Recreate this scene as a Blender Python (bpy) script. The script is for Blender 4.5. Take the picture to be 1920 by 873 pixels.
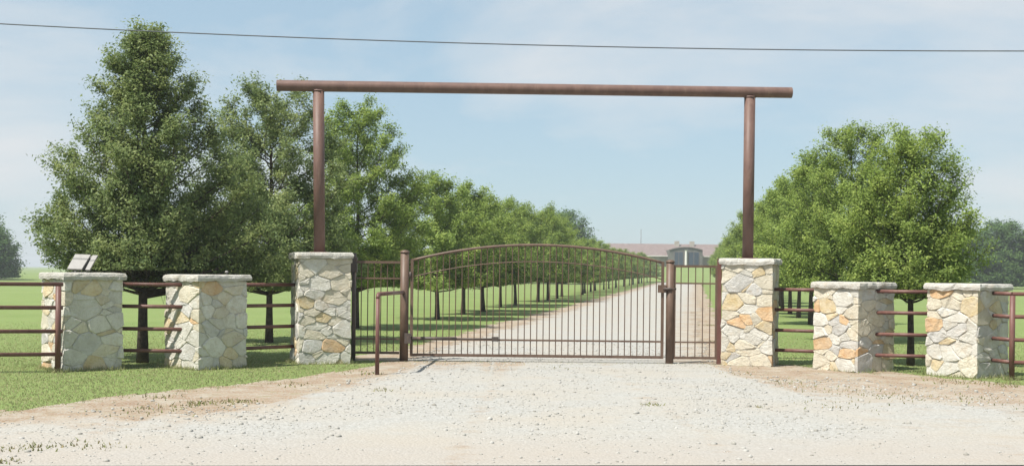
import bpy, bmesh, math, random
import numpy as np
from mathutils import Vector, Matrix
from mathutils import noise as mnoise

for o in list(bpy.data.objects):
    bpy.data.objects.remove(o, do_unlink=True)
scene = bpy.context.scene
col = scene.collection
R = math.radians

# ------------------------------------------------------------------ camera
FPX, HOR, ROLL, EYE = 2400.0, 507.0, 0.0104, 1.65      # measured on the 1920 x 873 photograph
cam_d = bpy.data.cameras.new('camera')
cam = bpy.data.objects.new('camera', cam_d); col.objects.link(cam)
cam_d.sensor_width = 36.0
cam_d.lens = 36.0 * FPX / 1920.0
cam_d.shift_y = (HOR - 436.5) / 1920.0
cam_d.clip_start = 0.1
cam_d.clip_end = 6000
cam.location = (0, 0, EYE)
cam.rotation_euler = (math.pi / 2, -math.atan(ROLL), 0)
scene.camera = cam

# ------------------------------------------------------------------ sky, sun, exposure
SUN_EL = R(58)
SUN_H = Vector((-0.77, -0.64, 0)).normalized()          # horizontal direction towards the sun
to_sun = Vector((SUN_H.x * math.cos(SUN_EL), SUN_H.y * math.cos(SUN_EL), math.sin(SUN_EL)))
sun_d = bpy.data.lights.new('sun', 'SUN')
sun_d.energy = 3.6
sun_d.angle = R(0.6)
sun_d.color = (1.0, 0.955, 0.88)
sun = bpy.data.objects.new('sun', sun_d); col.objects.link(sun)
sun.location = (0, 0, 40)
sun.rotation_euler = (-to_sun).to_track_quat('-Z', 'Y').to_euler()

world = bpy.data.worlds.new('World'); scene.world = world; world.use_nodes = True
wn, wl = world.node_tree.nodes, world.node_tree.links
wn.clear()
sky = wn.new('ShaderNodeTexSky'); sky.sky_type = 'NISHITA'; sky.sun_disc = False
sky.sun_elevation = SUN_EL
sky.sun_rotation = math.atan2(SUN_H.x, SUN_H.y) % (2 * math.pi)
sky.air_density = 1.0; sky.dust_density = 0.4; sky.ozone_density = 1.5
wbg = wn.new('ShaderNodeBackground'); wbg.inputs['Strength'].default_value = 0.10
wout = wn.new('ShaderNodeOutputWorld')
wtc = wn.new('ShaderNodeTexCoord')
wmap = wn.new('ShaderNodeMapping'); wmap.inputs['Scale'].default_value = (1.0, 1.0, 3.2)
wmap.inputs['Location'].default_value = (0.35, 0.2, 0.55)
wno = wn.new('ShaderNodeTexNoise'); wno.inputs['Scale'].default_value = 2.2; wno.inputs['Detail'].default_value = 7
wno.inputs['Roughness'].default_value = 0.56; wno.inputs['Distortion'].default_value = 0.25
wr = wn.new('ShaderNodeValToRGB')
wr.color_ramp.elements[0].position = 0.44; wr.color_ramp.elements[0].color = (0.0, 0.0, 0.0, 1)
wr.color_ramp.elements[1].position = 0.66; wr.color_ramp.elements[1].color = (0.85, 0.85, 0.85, 1)
wmix = wn.new('ShaderNodeMix'); wmix.data_type = 'RGBA'
wmix.inputs[7].default_value = (3.75, 3.8, 3.85, 1)
wl.new(wtc.outputs['Generated'], wmap.inputs['Vector']); wl.new(wmap.outputs[0], wno.inputs['Vector'])
wl.new(wno.outputs['Fac'], wr.inputs[0]); wl.new(wr.outputs[0], wmix.inputs[0])
veil = wn.new('ShaderNodeMix'); veil.data_type = 'RGBA'       # thin milky veil over the whole sky
veil.inputs[0].default_value = 0.8; veil.inputs[7].default_value = (1.85, 2.5, 2.95, 1)
wl.new(sky.outputs[0], veil.inputs[6]); wl.new(veil.outputs[2], wmix.inputs[6]); wl.new(wmix.outputs[2], wbg.inputs['Color'])
wl.new(wbg.outputs[0], wout.inputs['Surface'])

vs = scene.view_settings
vs.view_transform = 'Standard'; vs.look = 'None'; vs.exposure = 1.1; vs.gamma = 1.0; vs.use_curve_mapping = False
scene.render.engine = 'CYCLES'
scene.cycles.max_bounces = 6
scene.cycles.transparent_max_bounces = 8
scene.cycles.volume_bounces = 0

# ------------------------------------------------------------------ pixel helpers
_c, _s = math.cos(math.atan(ROLL)), math.sin(math.atan(ROLL))
def unroll(px, py):
    u, v = px - 960.0, py - HOR
    return u * _c + v * _s, -u * _s + v * _c
def at(px, py, Y):                       # pixel + depth -> world point
    x, y = unroll(px, py)
    return Vector((x / FPX * Y, Y, EYE - y / FPX * Y))
def gnd(px, py):                         # pixel -> point on flat ground
    x, y = unroll(px, py)
    Y = FPX * EYE / y
    return Vector((x / FPX * Y, Y, 0))
def proj(p):
    x, y = p[0] / p[1] * FPX, (EYE - p[2]) / p[1] * FPX
    return 960 + x * _c - y * _s, HOR + x * _s + y * _c

# ------------------------------------------------------------------ object helpers
def tag(o, label=None, cat=None, group=None, kind=None):
    if label: o['label'] = label
    if cat: o['category'] = cat
    if group: o['group'] = group
    if kind: o['kind'] = kind
    return o
def thing(name, loc, label, cat, group=None, rz=0.0):
    o = bpy.data.objects.new(name, None); col.objects.link(o)
    o.location = loc; o.rotation_euler = (0, 0, rz); o.empty_display_size = 0.2
    return tag(o, label, cat, group)
def mesh_obj(name, verts, faces, mat, parent=None, smooth=False, off=(0, 0, 0)):
    me = bpy.data.meshes.new(name)
    off = Vector(off)
    me.from_pydata([tuple(Vector(v) - off) for v in verts], [], faces)
    me.update()
    if smooth:
        me.polygons.foreach_set('use_smooth', [True] * len(me.polygons))
    if mat: me.materials.append(mat)
    o = bpy.data.objects.new(name, me); col.objects.link(o)
    if parent is not None: o.parent = parent
    return o
def np_mesh(name, V, F, mat, attr=None):
    """fast mesh: V (n,3), F (m,k) with equal k; attr: per-vertex float array called tint"""
    me = bpy.data.meshes.new(name)
    n, (m, k) = len(V), F.shape
    me.vertices.add(n); me.vertices.foreach_set('co', np.ascontiguousarray(V, dtype=np.float32).ravel())
    me.loops.add(m * k); me.loops.foreach_set('vertex_index', np.ascontiguousarray(F, dtype=np.int32).ravel())
    me.polygons.add(m); me.polygons.foreach_set('loop_start', np.arange(0, m * k, k, dtype=np.int32))
    me.polygons.foreach_set('loop_total', np.full(m, k, dtype=np.int32))
    if attr is not None:
        a = me.attributes.new('tint', 'FLOAT', 'POINT'); a.data.foreach_set('value', attr.astype(np.float32))
    me.update(calc_edges=True)
    me.validate()
    me.materials.append(mat)
    return me
class MB:
    def __init__(s): s.v = []; s.f = []
    def add(s, v, f):
        b = len(s.v); s.v += [tuple(p) for p in v]; s.f += [[i + b for i in q] for q in f]; return s
    def box(s, lo, hi):
        x0, y0, z0 = lo; x1, y1, z1 = hi
        return s.add([(x0,y0,z0),(x1,y0,z0),(x1,y1,z0),(x0,y1,z0),(x0,y0,z1),(x1,y0,z1),(x1,y1,z1),(x0,y1,z1)],
                     [(0,3,2,1),(4,5,6,7),(0,1,5,4),(1,2,6,5),(2,3,7,6),(3,0,4,7)])
    def tube(s, pts, rad, n=12, cap=True):
        pts = [Vector(p) for p in pts]
        rads = rad if isinstance(rad, (list, tuple)) else [rad] * len(pts)
        rings = []; up = None
        for i, p in enumerate(pts):
            d = (pts[min(i + 1, len(pts) - 1)] - pts[max(i - 1, 0)]).normalized()
            if up is None: up = Vector((0, 0, 1)) if abs(d.z) < 0.9 else Vector((1, 0, 0))
            a = d.cross(up).normalized(); b = a.cross(d).normalized(); up = b
            rings.append([p + (a * math.cos(2 * math.pi * j / n) + b * math.sin(2 * math.pi * j / n)) * rads[i] for j in range(n)])
        v = [q for r in rings for q in r]; f = []
        for i in range(len(rings) - 1):
            for j in range(n):
                k = (j + 1) % n
                f.append((i * n + j, i * n + k, (i + 1) * n + k, (i + 1) * n + j))
        if cap:
            f.append(tuple(range(n))[::-1]); f.append(tuple((len(rings) - 1) * n + j for j in range(n)))
        return s.add(v, f)
    def bar(s, p0, p1, w):                # square bar
        return s.tube([p0, p1], w * 0.7071, 4)
    def build(s, name, mat, parent=None, smooth=False, off=None):
        if off is None: off = parent.location if parent is not None else (0, 0, 0)
        return mesh_obj(name, s.v, s.f, mat, parent, smooth, off)
def pipe(name, pts, rad, mat, parent, n=14, cap=True, off=None):
    o = MB().tube(pts, rad, n, cap).build(name, mat, parent, off=off)
    for p in o.data.polygons: p.use_smooth = len(p.vertices) == 4
    return o
def copy_tree(o, parent=None):
    c = o.copy(); col.objects.link(c); c.parent = parent
    for ch in list(o.children):
        copy_tree(ch, c)
    return c

# ------------------------------------------------------------------ materials
def mat_new(name, rough=0.85, spec=0.25):
    m = bpy.data.materials.new(name); m.use_nodes = True
    nt = m.node_tree; b = nt.nodes['Principled BSDF']
    b.inputs['Roughness'].default_value = rough
    b.inputs['Specular IOR Level'].default_value = spec
    return m, nt, b
def nd(nt, t, **kw):
    n = nt.nodes.new(t)
    for k, v in kw.items():
        if k in n.inputs: n.inputs[k].default_value = v
        else: setattr(n, k, v)
    return n
def ramp(nt, fac, stops):
    r = nt.nodes.new('ShaderNodeValToRGB')
    el = r.color_ramp.elements
    while len(el) < len(stops): el.new(0.5)
    for e, (p, c) in zip(el, stops):
        e.position = p; e.color = (*c, 1) if len(c) == 3 else c
    nt.links.new(fac, r.inputs[0]); return r.outputs[0]
def mixc(nt, fac, a, b, mode='MIX'):
    n = nt.nodes.new('ShaderNodeMix'); n.data_type = 'RGBA'; n.blend_type = mode
    for i, v in ((0, fac), (6, a), (7, b)):
        if hasattr(v, 'is_linked'): nt.links.new(v, n.inputs[i])
        elif i == 0: n.inputs[0].default_value = v
        else: n.inputs[i].default_value = (*v, 1)
    return n.outputs[2]
def pos(nt): return nd(nt, 'ShaderNodeNewGeometry').outputs['Position']
def noi(nt, vec, scale, detail=4, rough=0.55, dist=0.0):
    n = nd(nt, 'ShaderNodeTexNoise', Scale=scale, Detail=detail, Roughness=rough, Distortion=dist)
    nt.links.new(vec, n.inputs['Vector']); return n.outputs['Fac']
def vmul(nt, vec, s):
    n = nd(nt, 'ShaderNodeMapping'); n.inputs['Scale'].default_value = s
    nt.links.new(vec, n.inputs['Vector']); return n.outputs[0]
def bump(nt, b, h, strength, dist):
    n = nd(nt, 'ShaderNodeBump', Strength=strength, Distance=dist)
    nt.links.new(h, n.inputs['Height']); nt.links.new(n.outputs[0], b.inputs['Normal'])

def steel_mat(name, c0, c1, rough=0.55):
    m, nt, b = mat_new(name, rough, 0.35)
    p = pos(nt)
    f = noi(nt, vmul(nt, p, (1, 1, 0.45)), 7, 6, 0.65)
    c = ramp(nt, f, [(0.3, c0), (0.68, c1)])
    f2 = noi(nt, p, 40, 3)
    c = mixc(nt, ramp(nt, f2, [(0.55, (0, 0, 0)), (0.75, (0.55,) * 3)]), c, (0.16, 0.075, 0.04))
    f7 = noi(nt, vmul(nt, p, (2.5, 2.5, 0.5)), 5, 6, 0.7, 0.5)
    c = mixc(nt, ramp(nt, f7, [(0.54, (0, 0, 0)), (0.7, (0.55,) * 3)]), c, (0.20, 0.13, 0.095))
    nt.links.new(c, b.inputs['Base Color'])
    bump(nt, b, f2, 0.25, 0.004)
    return m
M_BEAM = steel_mat('rust_brown_pipe', (0.10, 0.058, 0.048), (0.155, 0.092, 0.074), 0.55)
M_GATE = steel_mat('brown_gate_steel', (0.088, 0.056, 0.04), (0.135, 0.088, 0.062), 0.5)
M_FENCE = steel_mat('red_brown_fence_pipe', (0.10, 0.045, 0.038), (0.16, 0.075, 0.062), 0.5)
M_DARK = steel_mat('dark_opener_steel', (0.05, 0.04, 0.036), (0.085, 0.07, 0.06), 0.5)

def plain(name, c, rough=0.6, spec=0.3, var=0.15, scale=8):
    m, nt, b = mat_new(name, rough, spec)
    f = noi(nt, pos(nt), scale, 4)
    c2 = ramp(nt, f, [(0.3, tuple(x * (1 - var) for x in c)), (0.7, tuple(min(1, x * (1 + var)) for x in c))])
    nt.links.new(c2, b.inputs['Base Color']); return m

def stone_mat(name, c0, c1, stain):
    m, nt, b = mat_new(name, 0.9, 0.15)
    p = pos(nt)
    oi = nd(nt, 'ShaderNodeObjectInfo')
    v = nd(nt, 'ShaderNodeVectorMath', operation='ADD')
    nt.links.new(p, v.inputs[0]); nt.links.new(oi.outputs['Location'], v.inputs[1])
    f = noi(nt, p, 7, 5, 0.6, 0.4)
    c = ramp(nt, f, [(0.32, c0), (0.66, c1)])
    f5 = noi(nt, vmul(nt, p, (1, 1, 1.3)), 4.5, 5, 0.6, 0.6)
    c = mixc(nt, ramp(nt, f5, [(0.56, (0, 0, 0)), (0.7, (0.4,) * 3)]), c, (0.50, 0.38, 0.24))   # iron staining
    f2 = noi(nt, vmul(nt, p, (1, 1, 1.8)), 13, 5, 0.65)
    c = mixc(nt, ramp(nt, f2, [(0.52, (0, 0, 0)), (0.72, (0.6,) * 3)]), c, stain)
    f4 = noi(nt, p, 3.2, 5, 0.7)                # weathering that runs over joints
    c = mixc(nt, ramp(nt, f4, [(0.42, (0, 0, 0)), (0.7, (0.4,) * 3)]), c, (0.48, 0.45, 0.39))
    hs = nd(nt, 'ShaderNodeHueSaturation')
    mr = nd(nt, 'ShaderNodeMapRange'); mr.inputs['To Min'].default_value = 0.91; mr.inputs['To Max'].default_value = 1.08
    nt.links.new(oi.outputs['Random'], mr.inputs['Value']); nt.links.new(mr.outputs[0], hs.inputs['Value'])
    nt.links.new(c, hs.inputs['Color']); nt.links.new(hs.outputs[0], b.inputs['Base Color'])
    bump(nt, b, noi(nt, p, 22, 7, 0.75), 1.0, 0.035)
    return m
M_STONE = {
    'white': stone_mat('limestone_white', (0.549, 0.523, 0.454), (0.676, 0.658, 0.600), (0.472, 0.428, 0.345)),
    'cream': stone_mat('limestone_cream', (0.549, 0.498, 0.383), (0.664, 0.612, 0.498), (0.472, 0.383, 0.255)),
    'grey': stone_mat('limestone_grey', (0.472, 0.459, 0.428), (0.587, 0.574, 0.543), (0.396, 0.364, 0.306)),
    'ochre': stone_mat('limestone_ochre', (0.536, 0.421, 0.230), (0.651, 0.561, 0.396), (0.485, 0.319, 0.153)),
    'orange': stone_mat('limestone_orange', (0.549, 0.339, 0.173), (0.651, 0.485, 0.300), (0.447, 0.242, 0.115)),
}
M_MORTAR = stone_mat('lime_mortar', (0.46, 0.44, 0.39), (0.55, 0.53, 0.48), (0.40, 0.37, 0.31))
M_CAP = stone_mat('limestone_cap', (0.42, 0.40, 0.36), (0.55, 0.535, 0.49), (0.33, 0.30, 0.255))

# lawn
M_LAWN, nt, b = mat_new('lawn', 0.9, 0.1)
p = pos(nt)
f1 = noi(nt, p, 0.22, 5, 0.6)
f2 = noi(nt, vmul(nt, p, (1, 0.5, 1)), 3.0, 5, 0.7)
c = ramp(nt, f1, [(0.3, (0.155, 0.215, 0.068)), (0.72, (0.20, 0.26, 0.09))])
c = mixc(nt, ramp(nt, f2, [(0.35, (0, 0, 0)), (0.75, (0.5,) * 3)]), c, (0.195, 0.22, 0.085))
c = mixc(nt, ramp(nt, noi(nt, p, 1.1, 6, 0.7), [(0.54, (0, 0, 0)), (0.74, (0.55,) * 3)]), c, (0.235, 0.215, 0.105))
f3 = noi(nt, p, 45, 3, 0.7)
c = mixc(nt, ramp(nt, f3, [(0.35, (0.4,) * 3), (0.6, (0, 0, 0))]), c, (0.09, 0.14, 0.038))
nt.links.new(c, b.inputs['Base Color'])
bump(nt, b, f3, 0.5, 0.03)

# bare earth
def dirt_color(nt, p):
    f = noi(nt, p, 1.6, 6, 0.65)
    c = ramp(nt, f, [(0.32, (0.225, 0.145, 0.09)), (0.46, (0.285, 0.205, 0.138)), (0.6, (0.345, 0.298, 0.235))])
    f6 = noi(nt, vmul(nt, p, (0.7, 1, 1)), 6.5, 5, 0.7)
    c = mixc(nt, ramp(nt, f6, [(0.48, (0, 0, 0)), (0.62, (0.7,) * 3)]), c, (0.195, 0.13, 0.082))
    f2 = noi(nt, p, 30, 4, 0.7)
    return mixc(nt, ramp(nt, f2, [(0.47, (0, 0, 0)), (0.6, (0.85,) * 3)]), c, (0.345, 0.325, 0.28))
M_DIRT, nt, b = mat_new('bare_earth', 0.95, 0.1)
p = pos(nt)
c = dirt_color(nt, p)
fg = noi(nt, p, 4.0, 5, 0.7)
c = mixc(nt, ramp(nt, fg, [(0.57, (0, 0, 0)), (0.68, (0.75,) * 3)]), c, (0.21, 0.20, 0.10))
nt.links.new(c, b.inputs['Base Color'])
bump(nt, b, noi(nt, p, 25, 5, 0.7), 0.6, 0.03)

# gravel: pale crushed limestone with earth showing through (attribute 'tint' = share of earth)
M_GRAVEL, nt, b = mat_new('crushed_limestone', 0.95, 0.1)
p = pos(nt)
vo = nd(nt, 'ShaderNodeTexVoronoi', Scale=38.0); nt.links.new(p, vo.inputs['Vector'])
sep = nd(nt, 'ShaderNodeSeparateColor'); nt.links.new(vo.outputs['Color'], sep.inputs[0])
stone = ramp(nt, sep.outputs[0], [(0.0, (0.285, 0.28, 0.26)), (0.5, (0.345, 0.34, 0.32)), (1.0, (0.395, 0.39, 0.37))])
gap = ramp(nt, vo.outputs['Distance'], [(0.3, (0, 0, 0)), (0.75, (0.4,) * 3)])
stone = mixc(nt, gap, stone, (0.26, 0.25, 0.22))
big = noi(nt, p, 0.55, 5, 0.6)
dust = mixc(nt, ramp(nt, big, [(0.4, (0, 0, 0)), (0.7, (0.7,) * 3)]), stone, (0.35, 0.315, 0.262))
sx_ = nd(nt, 'ShaderNodeSeparateXYZ'); nt.links.new(p, sx_.inputs[0])       # packed fines along the road edge and in two wheel tracks
m1 = nd(nt, 'ShaderNodeMath', operation='MULTIPLY_ADD'); m1.inputs[1].default_value = -0.075; nt.links.new(sx_.outputs[0], m1.inputs[0]); nt.links.new(sx_.outputs[1], m1.inputs[2])
m2 = nd(nt, 'ShaderNodeMath', operation='MULTIPLY_ADD'); m2.inputs[1].default_value = 1.6; nt.links.new(noi(nt, vmul(nt, p, (0.35, 1, 1)), 1.2, 5, 0.65), m2.inputs[0]); nt.links.new(m1.outputs[0], m2.inputs[2])
pk = ramp(nt, nd(nt, 'ShaderNodeMapRange').outputs[0], [(0, (1, 1, 1)), (1, (0, 0, 0))])
mrn = pk.node.inputs[0].links[0].from_node; mrn.inputs['From Min'].default_value = 12.3; mrn.inputs['From Max'].default_value = 13.9
nt.links.new(m2.outputs[0], mrn.inputs['Value'])
dust = mixc(nt, mixc(nt, 0.55, (0, 0, 0), pk), dust, (0.33, 0.295, 0.258))
at_n = nd(nt, 'ShaderNodeAttribute', attribute_name='tint')
pn = noi(nt, vmul(nt, p, (0.8, 1.0, 1)), 1.9, 6, 0.68)
add = nd(nt, 'ShaderNodeMath', operation='ADD'); nt.links.new(pn, add.inputs[0]); nt.links.new(at_n.outputs['Fac'], add.inputs[1])
c = mixc(nt, ramp(nt, add.outputs[0], [(0.72, (0, 0, 0)), (0.98, (0.85,) * 3)]), dust, dirt_color(nt, p))
nt.links.new(c, b.inputs['Base Color'])
h = nd(nt, 'ShaderNodeMath', operation='SUBTRACT'); h.inputs[0].default_value = 1.0
nt.links.new(vo.outputs['Distance'], h.inputs[1])
bump(nt, b, h.outputs[0], 0.5, 0.012)

M_ROAD, nt, b = mat_new('asphalt', 0.9, 0.2)
p = pos(nt)
c = ramp(nt, noi(nt, p, 60, 3, 0.7), [(0.3, (0.035, 0.035, 0.037)), (0.7, (0.085, 0.083, 0.08))])
nt.links.new(c, b.inputs['Base Color'])

def tint_mat(name, stops, rough=0.9, transl=0.0, spec=0.15, big=None):
    m, nt, b = mat_new(name, rough, spec)
    a = nd(nt, 'ShaderNodeAttribute', attribute_name='tint')
    c = ramp(nt, a.outputs['Fac'], stops)
    if big:                                  # each tree's own hue
        oi = nd(nt, 'ShaderNodeObjectInfo')
        c = mixc(nt, oi.outputs['Random'], c, big, 'MULTIPLY')
    nt.links.new(c, b.inputs['Base Color'])
    if transl > 0:
        t = nd(nt, 'ShaderNodeBsdfTranslucent'); nt.links.new(c, t.inputs['Color'])
        mx = nd(nt, 'ShaderNodeMixShader', Fac=transl)
        nt.links.new(b.outputs[0], mx.inputs[1]); nt.links.new(t.outputs[0], mx.inputs[2])
        nt.links.new(mx.outputs[0], nt.nodes['Material Output'].inputs['Surface'])
    return m
M_PEBBLE = tint_mat('loose_stone', [(0.0, (0.21, 0.195, 0.17)), (0.3, (0.30, 0.29, 0.26)), (1.0, (0.39, 0.38, 0.355))])
M_BLADE = tint_mat('grass_blade', [(0.0, (0.223, 0.261, 0.101)), (0.6, (0.307, 0.324, 0.151)), (1.0, (0.418, 0.343, 0.230))], 0.7, 0.35)
M_WEED = tint_mat('dry_weed', [(0.0, (0.13, 0.17, 0.05)), (0.5, (0.205, 0.205, 0.085)), (1.0, (0.30, 0.225, 0.135))], 0.8, 0.2)
M_LEAF = tint_mat('tree_leaf', [(0.0, (0.104, 0.155, 0.059)), (0.5, (0.196, 0.255, 0.090)), (1.0, (0.333, 0.371, 0.139))], 0.55, 0.44, 0.3)
M_LEAF2 = tint_mat('tree_leaf_light', [(0.0, (0.130, 0.194, 0.046)), (0.5, (0.239, 0.325, 0.073)), (1.0, (0.369, 0.442, 0.109))], 0.6, 0.46, 0.25)
M_LEAF3 = tint_mat('far_leaf', [(0.0, (0.053, 0.106, 0.030)), (0.5, (0.083, 0.151, 0.040)), (1.0, (0.136, 0.215, 0.052))], 0.7, 0.25, 0.2)
M_BARK = plain('bark', (0.075, 0.06, 0.048), 0.9, 0.1, 0.35, 14)

# ------------------------------------------------------------------ the ground
rng = np.random.default_rng(7)
def fbm(x, y, s, seed=0.0):
    return mnoise.fractal(Vector((x * s, y * s, seed)), 0.8, 2.1, 4)

def sheet(name, verts, faces, mat, z, kind='structure'):
    o = mesh_obj(name, [(v[0], v[1], z) for v in verts], faces, mat)
    tag(o, kind=kind); return o
G = 1500.0
sheet('lawn', [(-G, -G, 0), (G, -G, 0), (G, G, 0), (-G, G, 0)], [(0, 1, 2, 3)], M_LAWN, 0.0)

SLOPE = 0.143
ROAD_Y = 10.80
def road_y(x): return ROAD_Y + 0.075 * x
DRIVE_Y0 = 23.1
def drive_cx(Y): return 0.75 + SLOPE * (Y - 23.0)
pl = lambda L: sorted([(gnd(*q).x, gnd(*q).y) for q in L])
GRAV_L = pl([(0, 797), (60, 788), (150, 780), (250, 786), (340, 776), (450, 768), (560, 745), (640, 720), (720, 705), (790, 684)])
DIRT_L = pl([(0, 778), (100, 762), (200, 744), (300, 735), (400, 725), (520, 712), (640, 695), (700, 686), (745, 671)])
GRAV_R = pl([(1285, 671), (1350, 690), (1450, 715), (1600, 714), (1750, 733), (1920, 748)])
DIRT_R = pl([(1340, 671), (1400, 678), (1462, 682), (1530, 690), (1680, 698), (1740, 706), (1840, 713), (1920, 722)])
def ext(Lp, Rp):
    P = [(-60, 7.4), (-16, 10.9), (-9, 12.4)] + Lp + Rp + [(11, 16.5), (16, 14.0), (60, 17.0)]
    return np.array([q[0] for q in P]), np.array([q[1] for q in P])
GX, GY = ext(GRAV_L, GRAV_R)
DX, DY = ext(DIRT_L, DIRT_R)
def far_gravel(x): return min(DRIVE_Y0, float(np.interp(x, GX, GY)) + (0.55 * fbm(x, 3.3, 1.3, 2.0) + 0.3 * fbm(x, 9.1, 6.0, 5.0)))
def far_dirt(x):
    return max(far_gravel(x) + 0.02, min(DRIVE_Y0, float(np.interp(x, DX, DY)) + (0.5 * fbm(x, 1.3, 1.1, 7.0) + 0.35 * fbm(x, 4.1, 7.0, 9.0))))
xs = list(np.arange(-60, -10, 0.5)) + list(np.arange(-10, 10, 0.04)) + list(np.arange(10, 60.1, 0.5))

def drive_half(Y, side, dirt):
    base = (2.75 if side < 0 else 2.65) + (0.75 if dirt else 0.0)
    if dirt and Y < 30: base += (30 - Y) * 0.05
    amp = 0.35 if not dirt else 0.4
    return base + amp * fbm(Y, side * 3.0, 0.8, 11.0 if dirt else 4.0) + 0.15 * fbm(Y, side * 5.0, 3.0, 3.0)
ys = list(np.arange(DRIVE_Y0, 60, 0.12)) + list(np.arange(60, 206, 1.0))

NJ = 14
def make_ground(name, far, dirt, mat, z, tint=False):
    V, F, T = [], [], []
    for i, x in enumerate(xs):
        yf = far(x)
        for j in range(NJ + 1):
            t = j / NJ
            V.append((x, road_y(x) + (yf - road_y(x)) * t))
            e = max(0.0, 1 - (yf - V[-1][1]) / 3.2) if yf < DRIVE_Y0 - 0.01 else 0.0
            side = 1.0 if x > 2.5 else 0.75
            yv = V[-1][1]; dx_ = abs(x - (0.75 + 0.02 * (yv - 23) ** 2 * (0.12 if x > 0.75 else -0.1)))
            trk = max(0.0, 1 - abs(dx_ - 0.95) / 0.4) * 0.26
            T.append(0.55 * e * side + (0.2 * min(1.0, (x - 2.5) / 2) if x > 2.5 else 0) + trk)
    for i in range(len(xs) - 1):
        for j in range(NJ):
            a = i * (NJ + 1) + j
            F.append((a, a + NJ + 1, a + NJ + 2, a + 1))
    b0 = len(V); NK = 8
    for Y in ys:
        c0 = drive_cx(Y); l = c0 - drive_half(Y, -1, dirt); r = c0 + drive_half(Y, 1, dirt)
        for k in range(NK + 1):
            x = l + (r - l) * k / NK
            V.append((x, Y)); q = abs(2 * k / NK - 1)
            T.append(0.38 * max(0, q - 0.6) / 0.4 + 0.12 * (1 - min(1, q / 0.35)) + (0.12 if k > NK - 3 else 0))
    for i in range(len(ys) - 1):
        for k in range(NK):
            a = b0 + i * (NK + 1) + k
            F.append((a, a + 1, a + NK + 2, a + NK + 1))
    me = np_mesh(name, np.array([(v[0], v[1], z) for v in V]), np.array(F), mat, np.array(T))
    o = bpy.data.objects.new(name, me); col.objects.link(o); tag(o, kind='structure')
    return o
make_ground('dirt_verge', far_dirt, True, M_DIRT, 0.005)
make_ground('gravel_drive', far_gravel, False, M_GRAVEL, 0.010, True)
sheet('road', [(x_, road_y(x_) + d_, 0) for x_, d_ in ((-400, -7.4), (400, -7.4), (400, 0), (-400, 0))], [(0, 1, 2, 3)], M_ROAD, 0.006)

# loose stones on the drive
ico_v = np.array([(0,0,1),(0.894,0,0.447),(0.276,0.851,0.447),(-0.724,0.526,0.447),(-0.724,-0.526,0.447),(0.276,-0.851,0.447),
                  (0.724,0.526,-0.447),(-0.276,0.851,-0.447),(-0.894,0,-0.447),(-0.276,-0.851,-0.447),(0.724,-0.526,-0.447),(0,0,-1)])
ico_f = np.array([(0,1,2),(0,2,3),(0,3,4),(0,4,5),(0,5,1),(1,6,2),(2,7,3),(3,8,4),(4,9,5),(5,10,1),(2,6,7),(3,7,8),(4,8,9),(5,9,10),(1,10,6),
                  (6,11,7),(7,11,8),(8,11,9),(9,11,10),(10,11,6)])
def scatter_stones(name, pts, size, label):
    n = len(pts)
    V = np.repeat(ico_v[None], n, 0) * (1 + rng.uniform(-0.3, 0.3, (n, 12, 1)))
    a = rng.uniform(0, 6.28, n); ca, sa = np.cos(a)[:, None], np.sin(a)[:, None]
    V[:, :, 0] *= rng.uniform(0.7, 1.4, (n, 1)); V[:, :, 2] *= rng.uniform(0.45, 0.9, (n, 1))
    x = V[:, :, 0] * ca - V[:, :, 1] * sa; y = V[:, :, 0] * sa + V[:, :, 1] * ca
    V[:, :, 0], V[:, :, 1] = x, y
    V *= size[:, None, None]
    V[:, :, 0] += pts[:, 0:1]; V[:, :, 1] += pts[:, 1:2]; V[:, :, 2] += 0.010 + size[:, None] * 0.05
    F = (ico_f[None] + 12 * np.arange(n)[:, None, None]).reshape(-1, 3)
    t = np.repeat(rng.beta(2.2, 2.0, n), 12)
    me = np_mesh(name, V.reshape(-1, 3), F, M_PEBBLE, t)
    o = bpy.data.objects.new(name, me); col.objects.link(o)
    tag(o, label, 'gravel', kind='stuff')
cand = np.column_stack([rng.uniform(-9, 9, 90000), rng.uniform(10.6, 30, 90000)])
keep = []
for x, y in cand:
    ok = False
    if y < DRIVE_Y0: ok = road_y(x) + 0.05 < y < far_gravel(x) + 0.8 * abs(rng.normal())
    else: ok = abs(x - drive_cx(y)) < 2.9
    if ok and abs(x) < 0.43 * y + 0.5:
        d = fbm(x, y, 0.5, 20.0)
        near = min(1.0, max(0.35, (y - road_y(x) - 0.6) / 1.8))
        if rng.random() < (0.40 + 0.6 * d) * near: keep.append((x, y))
keep = np.array(keep)[:22000]
scatter_stones('loose_gravel', keep, np.clip(rng.lognormal(math.log(0.0082), 0.55, len(keep)), 0.004, 0.032), 'pale loose stones strewn over the gravel drive and shoulder')

# short grass blades near the fence and tufts in the dirt
def blades(name, pts, hmin, hmax, label, wid=0.006, mat=None):
    n = len(pts)
    h = rng.uniform(hmin, hmax, n); a = rng.uniform(0, 6.28, n); lean = rng.normal(0, 0.45, (n, 2))
    w = wid * rng.uniform(0.7, 1.4, n)
    V = np.zeros((n, 3, 3))
    V[:, 0, 0] = pts[:, 0] - w * np.cos(a); V[:, 0, 1] = pts[:, 1] - w * np.sin(a)
    V[:, 1, 0] = pts[:, 0] + w * np.cos(a); V[:, 1, 1] = pts[:, 1] + w * np.sin(a)
    V[:, 2, 0] = pts[:, 0] + lean[:, 0] * h; V[:, 2, 1] = pts[:, 1] + lean[:, 1] * h; V[:, 2, 2] = h
    F = np.arange(n * 3).reshape(n, 3)
    me = np_mesh(name, V.reshape(-1, 3), F, mat or M_BLADE, np.repeat(rng.beta(2, 2, n), 3))
    o = bpy.data.objects.new(name, me); col.objects.link(o); tag(o, label, 'grass', kind='stuff')
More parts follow.
